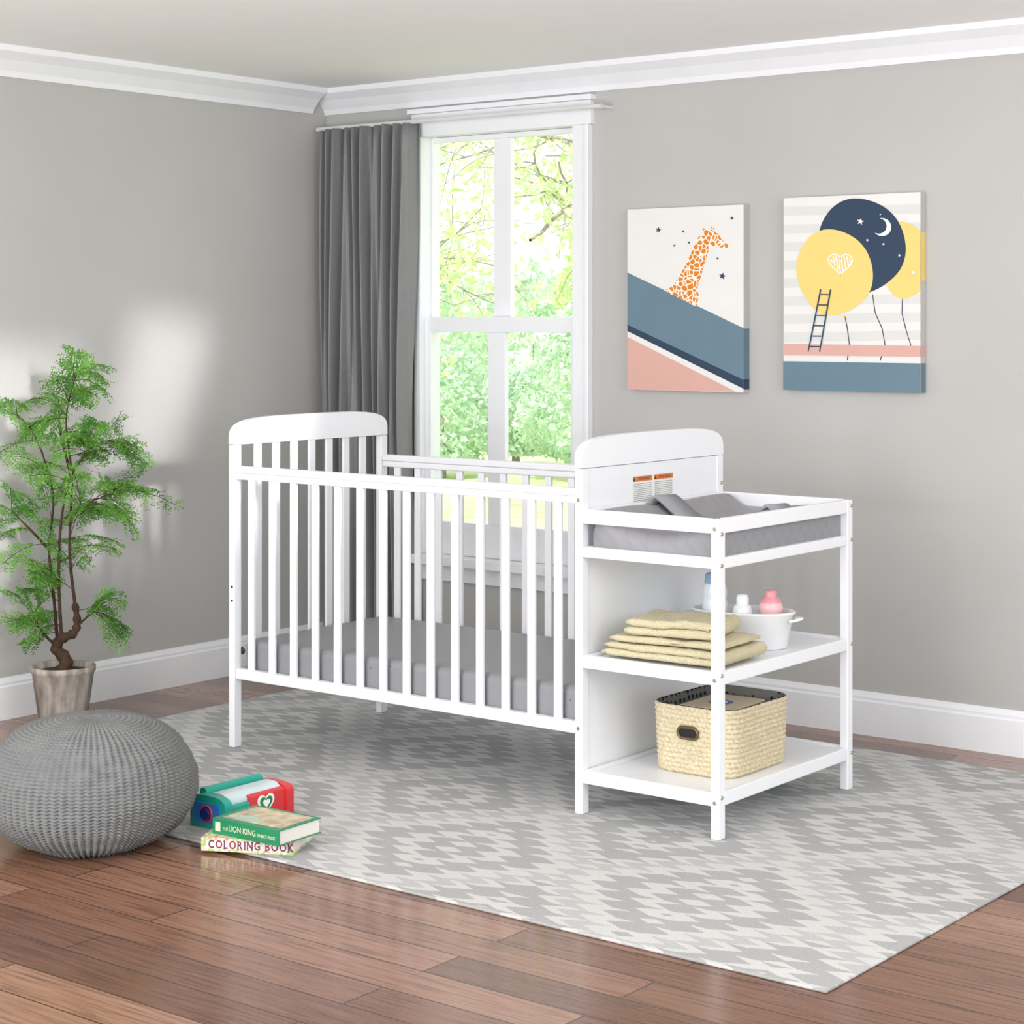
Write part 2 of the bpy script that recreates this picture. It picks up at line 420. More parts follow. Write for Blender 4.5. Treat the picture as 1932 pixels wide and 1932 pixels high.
m=frame(.088,.125,'s',.117); make(m,'shelf',WHITE,ct,bevel=.003)
def bolt(x,y,z,nrm,mat=METAL,r=.0055):
    m=MB(); d=Vector(nrm); p=Vector((x,y,z)); m.tube([p-d*.001,p+d*.002,p+d*.0035],[r,r,r*.6],14); 
    make(m,'bolt',mat,crib,label='small metal bolt head')
F=(0,-1,0);S=(1,0,0)
for z in(.826,.424,.099): bolt(XT-.013,0,z,F)
for z in(.812,.728,.436,.112): bolt(XT,.014,z,S)
for z in(.835,.735,.428,.107): bolt(XT,W-.010,z,S)
for z in(.878,.24): bolt(LC-.013,0,z,F)
for z in(.88,): bolt(LC,W-.012,z,S)
for z in(.52,.475): bolt(-.010,0,z,F,BLACK,.004)
bolt(.002,.034,.31,F,BLACK,.012)

# mattress
m=MB(); m.box(.006,.036,.235,LC-px-.006,W-.036,.347)
mt=make(m,'mattress',SHEET,bevel=.022,seg=5,label='crib mattress with fitted grey sheet printed with tiny marks',category='mattress')
for p in mt.data.polygons: p.use_smooth=True
wn=mt.modifiers.new('wn','WEIGHTED_NORMAL')
# changing pad
m=MB(); xa,xb=LC+.022,XT-.022; ya,yb=.022,W-.022; nx,ny=36,60; vs=[]
def padz(u,v):
    s=abs(u-.5)*2; z=.79+.085*(s**2.2 if s<.86 else (.86**2.2)*(1-((s-.86)/.14)**2*.55))
    e=min(v,1-v); 
    if e<.04: z-=.03*(1-e/.04)**2
    return z+.004*math.sin(v*9+u*3)
for j in range(ny+1):
    for i in range(nx+1):
        u,v=i/nx,j/ny; vs.append((xa+(xb-xa)*u,ya+(yb-ya)*v,padz(u,v)))
n1=len(vs); fs=[]
for j in range(ny):
    for i in range(nx): a=j*(nx+1)+i; fs.append((a,a+1,a+nx+2,a+nx+1))
ring=[i for i in range(nx+1)]+[j*(nx+1)+nx for j in range(1,ny+1)]+[ny*(nx+1)+i for i in range(nx-1,-1,-1)]+[j*(nx+1) for j in range(ny-1,0,-1)]
vs+=[(vs[i][0],vs[i][1],.7365) for i in ring]; R=len(ring)
for k in range(R): fs.append((ring[k],n1+k,n1+(k+1)%R,ring[(k+1)%R]))
fs.append(tuple(range(n1,n1+R)))
m.add(vs,fs,0,True)
pad=empty('changing_pad',((xa+xb)/2,W/2,.7365),label='grey quilted contoured changing pad with safety belt',category='changing pad')
make(m,'cushion',QUILT,pad)
m=MB(); vs=[];fs=[];N=40
for i in range(N+1):
    u=i/N; z=padz(u,.45)+.010+.018*math.exp(-((u-.12)/.12)**2)
    for dy in(-.055,.055): vs.append((xa+(xb-xa)*u,.36+dy+.05*(u-.5),z+(.004 if dy<0 else .0)))
for i in range(N): fs.append((2*i,2*i+2,2*i+3,2*i+1))
m.add(vs,fs,0,True); b=make(m,'belt',fabric('belt_grey',(156,156,161),300,.2),pad); s=b.modifiers.new('s','SOLIDIFY'); s.thickness=.008

# ------------------------------------------------------------ towels
def towel(x0,x1,y0,y1,z0,layers,t,rot,seed,label):
    rnd=random.Random(seed); w=x1-x0; d=y1-y0
    cl=[];half=w/2-t/2
    for k in range(layers):
        z=t/2+k*t*1.0; rng=np.linspace(-half,half,22) if k%2==0 else np.linspace(half,-half,22)
        sh=rnd.uniform(-.006,.006)
        for x in rng: cl.append((x+sh,z))
        if k<layers-1:
            s=1 if k%2==0 else -1
            for a in(-45,0,45): cl.append((s*(half+t*.5*math.cos(math.radians(a)))+sh,z+t*.5+t*.5*math.sin(math.radians(a))))
    n=len(cl);up=[];dn=[]
    for i in range(n):
        a=Vector(cl[max(i-1,0)]);b=Vector(cl[min(i+1,n-1)]);dd=(b-a).normalized();nn=Vector((-dd.y,dd.x))
        h=t*.49; c=Vector(cl[i])
        if i in(0,n-1): h*=.35
        if i in(1,n-2): h*=.85
        up.append(c+nn*h);dn.append(c-nn*h)
    prof=up+dn[::-1]; P=len(prof);ny=40;vs=[];fs=[]
    for j in range(ny+1):
        v=.5-.5*math.cos(math.pi*j/ny); yy=-d/2+d*v; e=min(v,1-v)*d; rr_=t*.55; rd=math.sqrt(max(0,1-(1-min(1,e/rr_))**2))
        for q,p in enumerate(prof):
            c=cl[q] if q<n else cl[2*n-1-q]
            zc=c[1]; zz=zc+(p.y-zc)*(.12+.88*rd)
            off=.008*noise.noise(Vector((p.x*14,yy*12,seed*3.1)))
            zz+=(.007*noise.noise(Vector((p.x*10,yy*10,seed)))+.003*noise.noise(Vector((p.x*40,yy*40,seed+p.y*40))))*min(1,max(0,p.y)/.02)
            yo=yy+.012*noise.noise(Vector((zc*70,p.x*7,seed)))*abs(2*v-1)
            vs.append((p.x+off,yo,max(0.0005,zz)))
    for j in range(ny):
        for i in range(P): fs.append((j*P+i,j*P+(i+1)%P,(j+1)*P+(i+1)%P,(j+1)*P+i))
    for j in(0,ny):
        for i in range(n-1):
            q=(j*P+i,j*P+i+1,j*P+P-2-i,j*P+P-1-i); fs.append(q if j else q[::-1])
    m=MB(); m.add(vs,fs,0,True)
    make(m,'towel',TOWEL,at=((x0+x1)/2,(y0+y1)/2,z0),rot=rot,label=label,category='towel',group='folded towels on the shelf')
towel(1.415,1.800,.045,.30,.4465,2,.0195,math.radians(3),1,'pale yellow folded bath towel at the bottom of a stack')
towel(1.425,1.795,.055,.29,.4885,1,.019,math.radians(6),2,'pale yellow folded towel in the middle of a stack')
towel(1.475,1.745,.055,.26,.5110,2,.0235,math.radians(12),3,'pale yellow thickly folded towel on top of a stack')

# ------------------------------------------------------------ basin with bottles
bx,by,bz=1.634,.455,.4385; br=math.radians(15)
basin=empty('basin',(bx,by,bz),label='white oval metal tub with side handles holding baby bottles',category='tub')
ENAM=simple('enamel_white',(246,247,248),.2,.01)
m=MB(); m.rev([(0,0),(.124,0),(.130,.004),(.146,.097),(.152,.1),(.154,.104),(.151,.107),(.145,.104),(.127,.008),(.121,.005),(0,.005)],(bx,by,bz),64,1,.62,0,br)
make(m,'tub',ENAM,basin)
for s in(-1,1):
    m=MB(); pts=[]
    for k in range(13):
        a=math.pi*k/12; o=.145+.028*math.sin(a); w=.034*math.cos(a); lx=s*o;ly=w
        pts.append((bx+lx*math.cos(br)-ly*math.sin(br),by+lx*math.sin(br)+ly*math.cos(br),bz+.082+.006*math.sin(a)))
    m.tube(pts,.0042,8); make(m,'handle',ENAM,basin,label='curved white handle')
def bottle(x,y,parts,label,cat='bottle'):
    e=empty('bottle',(x,y,bz+.006),label=label,category=cat)
    for nm,prof,mat in parts:
        m=MB(); m.rev(prof,(x,y,bz+.006),32); make(m,nm,mat,e)
BL=simple('bottle_pale_blue',(224,231,236),.25,.02); BLC=simple('bottle_blue_cap',(140,170,202),.3,.03); PK=simple('pink_plastic',(238,158,166),.3,.04); PK2=simple('pink_pale',(246,196,200),.3,.02); WP=simple('white_plastic',(242,243,245),.25,.01)
bottle(1.556,.424,[('body',[(0,0),(.034,0),(.037,.004),(.037,.12),(.034,.13),(.036,.136),(.036,.155),(.030,.172)],BL),('cap',[(.030,.170),(.030,.176),(.028,.198),(.022,.202),(0,.202)],BLC)],'tall whitish lotion bottle with pale blue cap in the tub')
bottle(1.640,.440,[('body',[(0,0),(.026,0),(.028,.003),(.028,.10),(.024,.112),(.015,.118)],WP),('cap',[(.018,.116),(.018,.134),(.016,.142),(.010,.146),(0,.146)],WP)],'small white bottle with white cap in the tub')
bottle(1.706,.487,[('body',[(0,0),(.026,0),(.029,.004),(.031,.09),(.035,.103),(.035,.112),(.031,.122)],PK2),('cap',[(.031,.120),(.029,.130),(.020,.138),(.017,.142),(.019,.150),(.017,.157),(0,.158)],PK)],'pink baby drinking bottle in the tub')

# ------------------------------------------------------------ basket
X0,X1,Y0,Y1=1.503,1.770,.162,.500; BZ=.1175; BH=.19
cx,cy=(X0+X1)/2,(Y0+Y1)/2
def rr(a,b,r,t):   # rounded-rectangle point by perimeter fraction
    P=2*(2*a-2*r)+2*(2*b-2*r)+2*math.pi*r; d=(t%1)*P
    segs=[('l',(-a+r,-b),(1,0),2*a-2*r),('c',(a-r,-b+r),-90),('l',(a,-b+r),(0,1),2*b-2*r),('c',(a-r,b-r),0),('l',(a-r,b),(-1,0),2*a-2*r),('c',(-a+r,b-r),90),('l',(-a,b-r),(0,-1),2*b-2*r),('c',(-a+r,-b+r),180)]
    for s in segs:
        L=s[3] if s[0]=='l' else math.pi*r/2
        if d<=L or s is segs[-1]:
            if s[0]=='l': return Vector((s[1][0]+s[2][0]*d,s[1][1]+s[2][1]*d)),Vector((s[2][1],-s[2][0]))
            an=math.radians(s[2]+90*d/L); nn=Vector((math.cos(an),math.sin(an))); return Vector(s[1])+nn*r,nn
        d-=L
bk=empty('basket',(cx,cy,BZ),label='beige woven basket with dotted lining and brown grommet handle',category='basket')
m=MB(); NP=576; ROW=14; K=6; vs=[];fs=[]; NZ=ROW*K; CRN=.06
for j in range(NZ+1):
    z=BH*j/NZ; row=j//K; fl=1+.05*z/BH
    for i in range(NP):
        t=i/NP; p,nn=rr((X1-X0)/2-.004,(Y1-Y0)/2-.004,CRN,t)
        ro=abs(math.sin(math.pi*j/K)); br2=math.sin(2*math.pi*(i/8+ (row%2)*.5 + (j%K)/K*.8))
        dsp=.0040*ro+.0016*br2*ro-.006*(1-min(1,z/.012))
        q=p*fl+nn*dsp; vs.append((cx+q.x,cy+q.y,BZ+z))
for j in range(NZ):
    for i in range(NP): fs.append((j*NP+i,j*NP+(i+1)%NP,(j+1)*NP+(i+1)%NP,(j+1)*NP+i))
fs.append(tuple(range(NP))[::-1])
m.add(vs,fs,0,True)
vs=[];fs=[]
for j,(z,o,) in enumerate([(BH,.0),(BH+.002,-.003),(BH,-.007),(.01,-.011)]):
    for i in range(NP):
        p,nn=rr((X1-X0)/2-.004,(Y1-Y0)/2-.004,CRN,i/NP); q=p*(1+.05*z/BH)+nn*o; vs.append((cx+q.x,cy+q.y,BZ+z))
for j in range(3):
    for i in range(NP): fs.append((j*NP+i,j*NP+(i+1)%NP,(j+1)*NP+(i+1)%NP,(j+1)*NP+i))
m2=MB(); m2.add(vs,fs,0,True); m2.add(vs[3*NP:],[tuple(range(NP))],0)
make(m,'body',BASK,bk); make(m2,'lining',DOTS,bk,label='dark dotted fabric lining')
def oval(m,a,b,xc,y,zc,rad,mi):
    m.tube([(xc+a*math.cos(t)+(0 if abs(math.cos(t))<.01 else math.copysign(.018,math.cos(t))),y,zc+b*math.sin(t)) for t in np.linspace(0,2*math.pi,33)],rad,8,mi,False)
m=MB(); yf=Y0-.008; xh=cx-.0; zh=BZ+.118
oval(m,.014,.015,xh,yf,zh,.0045,0)
m.poly([(xh+.014*math.cos(t)+(math.copysign(.018,math.cos(t))),yf-.0005,zh+.015*math.sin(t)) for t in np.linspace(.01,2*math.pi-.01,32)],1)
make(m,'handle',[BRASS,BLACK],bk,label='oval brown metal grommet handle')
m=MB(); m.box(-.082,-.105,0,.082,.105,.165,0); m.poly([(.035*math.cos(a),.035*math.sin(a)-.01,.1655) for a in np.linspace(0,6.2,30)],1); m.poly([(.02*math.cos(a),.02*math.sin(a)-.01,.166) for a in np.linspace(0,6.2,30)],2)
make(m,'storage_box',[simple('card_beige',(214,196,168),.6),simple('card_blue',(60,120,180),.5),WP],bevel=.004,at=(cx-.003,cy+.01,BZ+.0115),rot=.05,label='beige card box with a blue round mark inside the basket',category='box')

# ------------------------------------------------------------ wall pictures
CW=simple('canvas_offwhite',(234,233,230),.8,.01); BG=simple('art_slate_blue',(106,132,147),.8,.02); NV=simple('art_navy',(46,66,90),.8,.02)
PKA=simple('art_pink',(220,174,163),.8,.02); YE=simple('art_yellow',(240,214,128),.8,.02); ST=simple('art_stripe',(221,221,219),.8,.01); AW=simple('art_white',(246,246,245),.8,.005)
EDG=simple('canvas_edge',(196,195,192),.8,.02)  # canvas sides painted greyer, their shade put into the colour
gm=NT('art_giraffe'); gm.rough(.8); vv=gm.n('ShaderNodeTexVoronoi'); vv.feature='DISTANCE_TO_EDGE'; vv.inputs['Scale'].default_value=56; gm.l(gm.obj(),vv.inputs['Vector'])
gm.col(gm.mix(gm.M('GREATER_THAN',vv.outputs['Distance'],.10),(242,238,228),(224,132,28))); GIR=gm.m
class Art:
    def __init__(s,x0,x1,z0,z1,u0,u1,vt0,vt1,vb0,vb1):
        s.m=MB(); s.x0,s.x1,s.z0,s.z1=x0,x1,z0,z1; s.a=(u0,u1,vt0,vt1,vb0,vb1); s.y=YW-.038
        s.m.box(x0,YW-.038,z0,x1,YW-.0005,z1,0); s.k=0
    def P(s,u,v,k):
        u0,u1,a,b,c,d=s.a; f=(u-u0)/(u1-u0); f=min(max(f,0),1); vt=a+(b-a)*f; vb=c+(d-c)*f; g=min(max((v-vt)/(vb-vt),0),1)
        return (s.x0+(s.x1-s.x0)*f,s.y-.00012*k,s.z1-(s.z1-s.z0)*g)
    def poly(s,pts,mi):
        s.k+=1; s.m.poly([s.P(u,v,s.k) for u,v in pts][::-1],mi)
    def side(s,f0,f1,mi,k=1):
        X=s.x1+.0002*k; za=s.z1-(s.z1-s.z0)*f0; zb=s.z1-(s.z1-s.z0)*f1
        s.m.poly([(X,s.y,zb),(X,YW-.0005,zb),(X,YW-.0005,za),(X,s.y,za)],mi)
    def line(s,pts,w,mi):
        s.k+=1
        for (a,b),(c,d) in zip(pts[:-1],pts[1:]):
            L=math.hypot(c-a,d-b) or 1; nx,ny=-(d-b)/L*w/2,(c-a)/L*w/2
            s.m.poly([s.P(a+nx,b+ny,s.k),s.P(c+nx,d+ny,s.k),s.P(c-nx,d-ny,s.k),s.P(a-nx,b-ny,s.k)],mi)
    def star(s,u,v,r,mi): s.poly([(u+(r if i%2==0 else r*.42)*math.sin(i*math.pi/5+.2),v-(r if i%2==0 else r*.42)*math.cos(i*math.pi/5+.2)) for i in range(10)],mi)
A=Art(.546,1.037,1.130,1.785,1185,1403,398,385,736,738)
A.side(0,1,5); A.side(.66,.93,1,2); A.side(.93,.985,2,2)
A.poly([(1185,516),(1403,617),(1403,714),(1185,614)],1)
A.poly([(1185,614),(1403,714),(1403,731),(1185,626)],2)
A.poly([(1185,637),(1390,737),(1185,737)],3)
gir=[(1256,549),(1272,541),(1285,520),(1297,500),(1306,480),(1313,462),(1320,448),(1328,441),(1331,436),(1327,431),(1332,431),(1342,436),(1345,427),(1350,427),(1351,437),(1358,442),(1364,452),(1375,461),(1374,467),(1362,466),(1350,464),(1341,466),(1337,480),(1331,500),(1325,522),(1319,540),(1321,556),(1318,575),(1314,577)]
A.poly(gir,4)
for u,v,r in((1245,435,6),(1382,411,4),(1292,437,3),(1303,458,3),(1276,464,3),(1356,487,3),(1365,520,7)): A.star(u,v,r,2)
make(A.m,'wall_picture',[CW,BG,NV,PKA,GIR,EDG],label='canvas picture of an orange giraffe above slanted blue and pink bands',category='picture')
A=Art(1.197,1.709,1.143,1.801,1480,1737,376,361,738,740)
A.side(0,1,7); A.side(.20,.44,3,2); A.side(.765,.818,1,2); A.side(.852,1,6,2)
for k in range(8):
    v=392+k*34; A.poly([(1480,v),(1737,v-8),(1737,v+9),(1480,v+17)],4)
def blob(cu,cv,ru,rv,mi,t=0,sq=.06):
    A.poly([(cu+ru*(1+sq*math.sin(2*a+t))*math.cos(a),cv+rv*(1+sq*math.cos(3*a+t))*math.sin(a)) for a in np.linspace(0,2*math.pi,60)[:-1]],mi)
A.line([(1705,560),(1704,590),(1711,620),(1720,650),(1722,668)],1.6,2); A.line([(1650,555),(1655,590),(1668,620),(1673,650),(1664,680)],1.6,2)
blob(1711,490,48,72,3); blob(1629,463,80,90,2,.6,.04)
A.line([(1598,595),(1603,620),(1607,650),(1603,680)],1.6,2)
blob(1578,514,72,81,3,.3,.04)
A.poly([(1600,595),(1590,598),(1604,598)],3)
hp=[(1590+1.45*16*math.sin(t)**3*.98,497-1.4*(13*math.cos(t)-5*math.cos(2*t)-2*math.cos(3*t)-math.cos(4*t))) for t in np.linspace(0,2*math.pi,40)]
A.line(hp,2.2,5)
for k in range(8):
    a_=1571+k*5.2; top=484 if k in(1,2,5,6) else 489; d_=abs(k-3.5)
    A.line([(a_,top),(a_+4,518-d_*6.2)],2.4,5)
A.poly([(1668+17*math.cos(t),428+17*math.sin(t)) for t in np.linspace(0,2*math.pi,40)[:-1]],5)
A.poly([(1662+14.5*math.cos(t),426+14.5*math.sin(t)) for t in np.linspace(0,2*math.pi,40)[:-1]],2)
for u,v,r in((1628,418,7),(1641,453,3),(1671,460,3),(1700,481,3),(1665,404,2)): A.star(u,v,r,5)
A.star(1725,513,5,5)
A.poly([(1480,651),(1737,651),(1737,671),(1480,672)],1); A.poly([(1480,684),(1737,684),(1737,741),(1480,741)],6)
A.line([(1553,547),(1529,665)],2.5,2); A.line([(1572,547),(1551,665)],2.5,2)
for k in range(6): f=(k+.5)/6; A.line([(1553-24*f,547+118*f),(1572-21*f,547+118*f)],2.2,2)
make(A.m,'wall_picture',[CW,PKA,NV,YE,ST,AW,BG,EDG],label='canvas picture of yellow and navy balloons with moon and ladder',category='picture')

# ------------------------------------------------------------ pouf
m=MB(); a,b=.275,.172; NR=78; SEG=NR*4; vs=[];fs=[]
cxp,cyp=.513,-1.015
rows=60; NVV=rows*4
for j in range(NVV+1):
    ph=-math.pi/2+math.pi*j/NVV
    c_=abs(math.cos(ph)); s_=math.sin(ph)
    r0=a*c_**.72; z0=b*s_
    for i in range(SEG):
        t=2*math.pi*i/SEG; rib=math.cos(2*math.pi*(i%4)/4)
        fade=min(1,r0/.16); k4=i%4
        v_=math.cos(2*math.pi*(j/4.0+(.25 if k4 in(1,) else -.25 if k4==3 else 0)))
        d=(.0028*rib+.0044*v_)*fade*(1+.5*noise.noise(Vector((9*math.cos(t)*c_,9*math.sin(t)*c_,9*s_+5))))
        d+=.0045*noise.noise(Vector((4*math.cos(t)*c_,4*math.sin(t)*c_,5*s_)))
        wob=1+.012*math.sin(3*t+2*ph)
        r=r0*wob+d*c_**.5; z=z0+d*s_*.8
        if r0<.02: z-=.003
        vs.append((cxp+r*math.cos(t),cyp+r*math.sin(t),max(FZ+.0005,b-.017+z)))
for j in range(NVV):
    for i in range(SEG): fs.append((j*SEG+i,j*SEG+(i+1)%SEG,(j+1)*SEG+(i+1)%SEG,(j+1)*SEG+i))
m.add(vs,fs,0,True); make(m,'pouf',POUFM,label='round grey knitted pouf on the wood floor',category='pouf')

# ------------------------------------------------------------ toy
toy=empty('toy',(.665,-.615,RZ),label='colourful plastic shape sorter toy in red, teal and blue',category='toy')
RD=simple('toy_red',(214,54,58),.3,.05);TE=simple('toy_teal',(30,166,146),.3,.05);BU=simple('toy_blue',(50,124,204),.3,.05);DB=simple('toy_dark_blue',(24,46,124),.3,.05);GY=simple('toy_pale',(206,222,226),.2,.03);GN=simple('toy_green',(30,140,70),.3,.05)
def archout(x0,x1,z0,z1,rise=.35):
    c=(x0+x1)/2;h=(x1-x0)/2; zs=z1-(z1-z0)*rise
    return [(x0,z0),(x1,z0)]+[(c+h*math.copysign(abs(math.cos(a))**.6,math.cos(a)),zs+(z1-zs)*math.sin(a)) for a in np.linspace(0,math.pi,17)]
m=MB(); m.prism(archout(.612,.726,RZ,RZ+.080,.15),'y',-.64,-.50); make(m,'body',RD,toy,bevel=.004,seg=3)
m=MB(); m.prism(archout(.604,.734,RZ,RZ+.084,.25),'y',-.502,-.476); make(m,'end_plate',RD,toy,bevel=.006,seg=3)
m=MB(); m.prism(archout(.600,.736,RZ,RZ+.088,.25),'y',-.742,-.715); m.box(.604,-.716,RZ,.730,-.640,RZ+.062); make(m,'frame',TE,toy,bevel=.006,seg=3)
m=MB(); m.box(.617,-.746,RZ+.012,.719,-.741,RZ+.068); make(m,'door',BU,toy,bevel=.002)
m=MB(); m.tube([(.669,-.744,RZ+.040),(.669,-.756,RZ+.040)],[.018,.016],24); make(m,'knob',DB,toy)
m=MB(); m.tube([(.669+.021*math.cos(t),-.747,RZ+.040+.021*math.sin(t)) for t in np.linspace(0,2*math.pi,25)],.003,8,0,False); make(m,'ring',RD,toy)
m=MB(); m.prism(archout(.636,.716,RZ+.058,RZ+.090,.8),'y',-.712,-.51); make(m,'roof',GY,toy,bevel=.003,seg=2)
m=MB(); m.prism(archout(.608,.636,RZ+.055,RZ+.098,.5),'y',-.715,-.50); make(m,'handle',TE,toy,bevel=.004)
m=MB()
def heart(x,s,mi): m.prism([( -.578+s*16*math.sin(t)**3/16, RZ+.046+s*(13*math.cos(t)-5*math.cos(2*t)-2*math.cos(3*t)-math.cos(4*t))/16) for t in np.linspace(0,2*math.pi,33)[:-1]],'x',.724,x,mi)
heart(.7278,.032,1); heart(.7288,.024,0); heart(.7298,.013,1)
make(m,'cutout',[GN,WP],toy,label='white and green heart-shaped cutout')

# ------------------------------------------------------------ books
def book(name_,at,rot,w,d,t,cover,pagec,extra,label):
    e=empty('book',at,label=label,category='book',group='stacked children\'s books')
    e.rotation_euler=(0,0,rot)
    m=MB(); c=.0025
    m.box(0,0,0,w,d,c); m.box(0,0,t-c,w,d,t); m.box(0,0,c,w,.003,t-c)
    extra(m)
    ob=make(m,'cover',cover,e,at=at); 
    m=MB(); m.box(.004,.003,c,w-.004,d-.004,t-c); make(m,'pages',pagec,e,at=at)
PAGE=NT('paper_pages'); PAGE.rough(.9); wv=PAGE.xyz()[2]; PAGE.col(PAGE.ramp(PAGE.M('ABSOLUTE',PAGE.M('SINE',PAGE.M('MULTIPLY',wv,2200.0))),[(0,(205,200,190)),(1,(246,243,236))])); PAGE=PAGE.m
GB=simple('book_green',(40,140,96),.35,.06); GOLD=simple('book_cream_text',(244,238,206),.5,.02); BEI=simple('book_cover_art',(226,208,172),.4,.3,28); LGR=simple('cover_mint',(186,212,190),.5,.1)
def ex1(m):
    w,d,t=.232,.165,.040
    m.text('THE',.012,lambda a,b:(.046+a*.85,-.0006,t/2-.003+b),1); m.text('LION KING',.022,lambda a,b:(.105+a*.86,-.0006,t/2+b),1); m.text("SIMBA'S PRIDE",.0125,lambda a,b:(.188+a*.80,-.0006,t/2-.003+b),1)
    m.poly([(.010,-.0006,.008),(.028,-.0006,.008),(.028,-.0006,.032),(.010,-.0006,.032)],1)
    m.poly([(.018,.018,t+.0004),(w-.012,.018,t+.0004),(w-.012,d-.012,t+.0004),(.018,d-.012,t+.0004)],2)
    m.poly([(.03,.03,t+.0007),(.10,.025,t+.0007),(.14,.05,t+.0007),(.09,.07,t+.0007),(.03,.06,t+.0007)],3)
book('b',(.816,-.862,RZ+.0355),math.radians(3),.232,.165,.040,[GB,GOLD,BEI,LGR],PAGE,ex1,'green hardcover storybook lying on top of another book')
MG=NT('coloring_cover'); MG.rough(.45); MG.col(MG.ramp(MG.noise(38,3),[(.35,(228,120,140)),(.45,(240,224,190)),(.55,(150,190,90)),(.68,(236,234,226))])); MG=MG.m
PU=simple('print_purple',(112,44,96),.5,.02); PR=simple('print_plum',(150,46,90),.5,.02)
def ex2(m):
    w,t=.25,.035
    m.poly([(.012,-.0004,.006),(w-.012,-.0004,.006),(w-.012,-.0004,t-.006),(.012,-.0004,t-.006)],2)
    x=.020; sz=.029
    for k,ch in enumerate('COLORING BOOK'):
        if ch==' ': x+=.010; continue
        mi=(1,3)[k%2]; probe=MB(); lo,hi=probe.text(ch,sz,lambda a,b:(a,0,b),0,sx=.80,off=.0008)
        wd=hi-lo; m.text(ch,sz,lambda a,b:(x+a-lo,-.0009,t/2+b),mi,sx=.80,off=.0008)
        if ch in 'LRINBK':       # slab serifs like the printed capitals
            hh=.0100
            edges=[x+.0016] if ch!='N' else [x+.0016,x+wd-.0016]
            for ex in edges:
                for zz in(-hh,hh): m.poly([(ex-.0032,-.0009,t/2+zz-.0008),(ex+.0032,-.0009,t/2+zz-.0008),(ex+.0032,-.0009,t/2+zz+.0008),(ex-.0032,-.0009,t/2+zz+.0008)],mi)
        x+=wd+.0040
book('b',(.821,-.907,RZ),math.radians(27),.25,.175,.035,[MG,PU,simple('cover_pale',(240,236,220),.5,.12,60),PR],PAGE,ex2,'thick colouring book with purple lettering on its spine')

# ------------------------------------------------------------ potted plant
pc=Vector((-.745,-.09,FZ))
pl=empty('potted_plant',pc,label='tall leafy houseplant with twisted trunk in weathered grey pot',category='plant')
m=MB(); m.rev([(0,0.001),(.076,.001),(.080,.005),(.105,.185),(.110,.188),(.111,.205),(.107,.208),(.100,.205),(.097,.185),(0,.185)],pc,48); make(m,'pot',POTM,pl,label='weathered grey concrete pot')
m=MB(); m.rev([(.097,.186),(.07,.192),(.03,.196),(0,.197)],pc,24); make(m,'soil',SOIL,pl)
def PP(r,z,e=0): return pc+RT*r+FW*e+Vector((0,0,z))
def smooth(pts,n=6):
    out=[]
    for i in range(len(pts)-1):
        p0=pts[max(i-1,0)];p1=pts[i];p2=pts[i+1];p3=pts[min(i+2,len(pts)-1)]
        for k in range(n):
            t=k/n; out.append(.5*((2*p1)+(p2-p0)*t+(2*p0-5*p1+4*p2-p3)*t*t+(3*p1-p0-3*p2+p3)*t**3))
    out.append(pts[-1]); return out
trunk=[(0,.19,0),(.01,.225,0),(-.025,.262,.01),(-.008,.295,0),(.04,.32,-.01),(.048,.36,0),(.04,.42,0)]
stems=[
 [(.04,.42,0),(.02,.6,.01),(.03,.85,0),(.015,1.05,-.02),(.05,1.20,-.03)],
 [(-.02,.265,.01),(-.035,.42,.02),(-.055,.6,.03),(-.04,.8,.02),(-.10,1.0,.0),(-.15,1.06,-.03)],
 [(-.005,.295,0),(-.01,.5,-.02),(.0,.7,-.03),(.04,.86,-.05),(.11,.95,-.06),(.15,.98,-.06)],
 [(.035,.32,-.01),(.07,.36,-.02),(.12,.40,-.04)],
 [(-.02,.265,.01),(-.06,.32,-.03),(-.09,.38,-.05)],
 [(.0,.7,-.03),(.08,.76,-.08),(.15,.79,-.10)],
 [(-.055,.6,.03),(-.11,.68,-.03),(-.16,.74,-.06)],
 [(.03,.85,0),(-.02,1.0,.05),(-.03,1.12,.06)]]
m=MB(); tp=smooth([PP(a,b,c) for a,b,c in trunk]); m.tube(tp,[.024-.014*i/len(tp)+.003*math.sin(i*1.7) for i in range(len(tp))],10)
allp=list(tp)
for s in stems:
    q=smooth([PP(a,b,c) for a,b,c in s]); allp+=q; m.tube(q,[.0062-.0048*i/len(q) for i in range(len(q))],7)
L=MB(); rnd=random.Random(4)
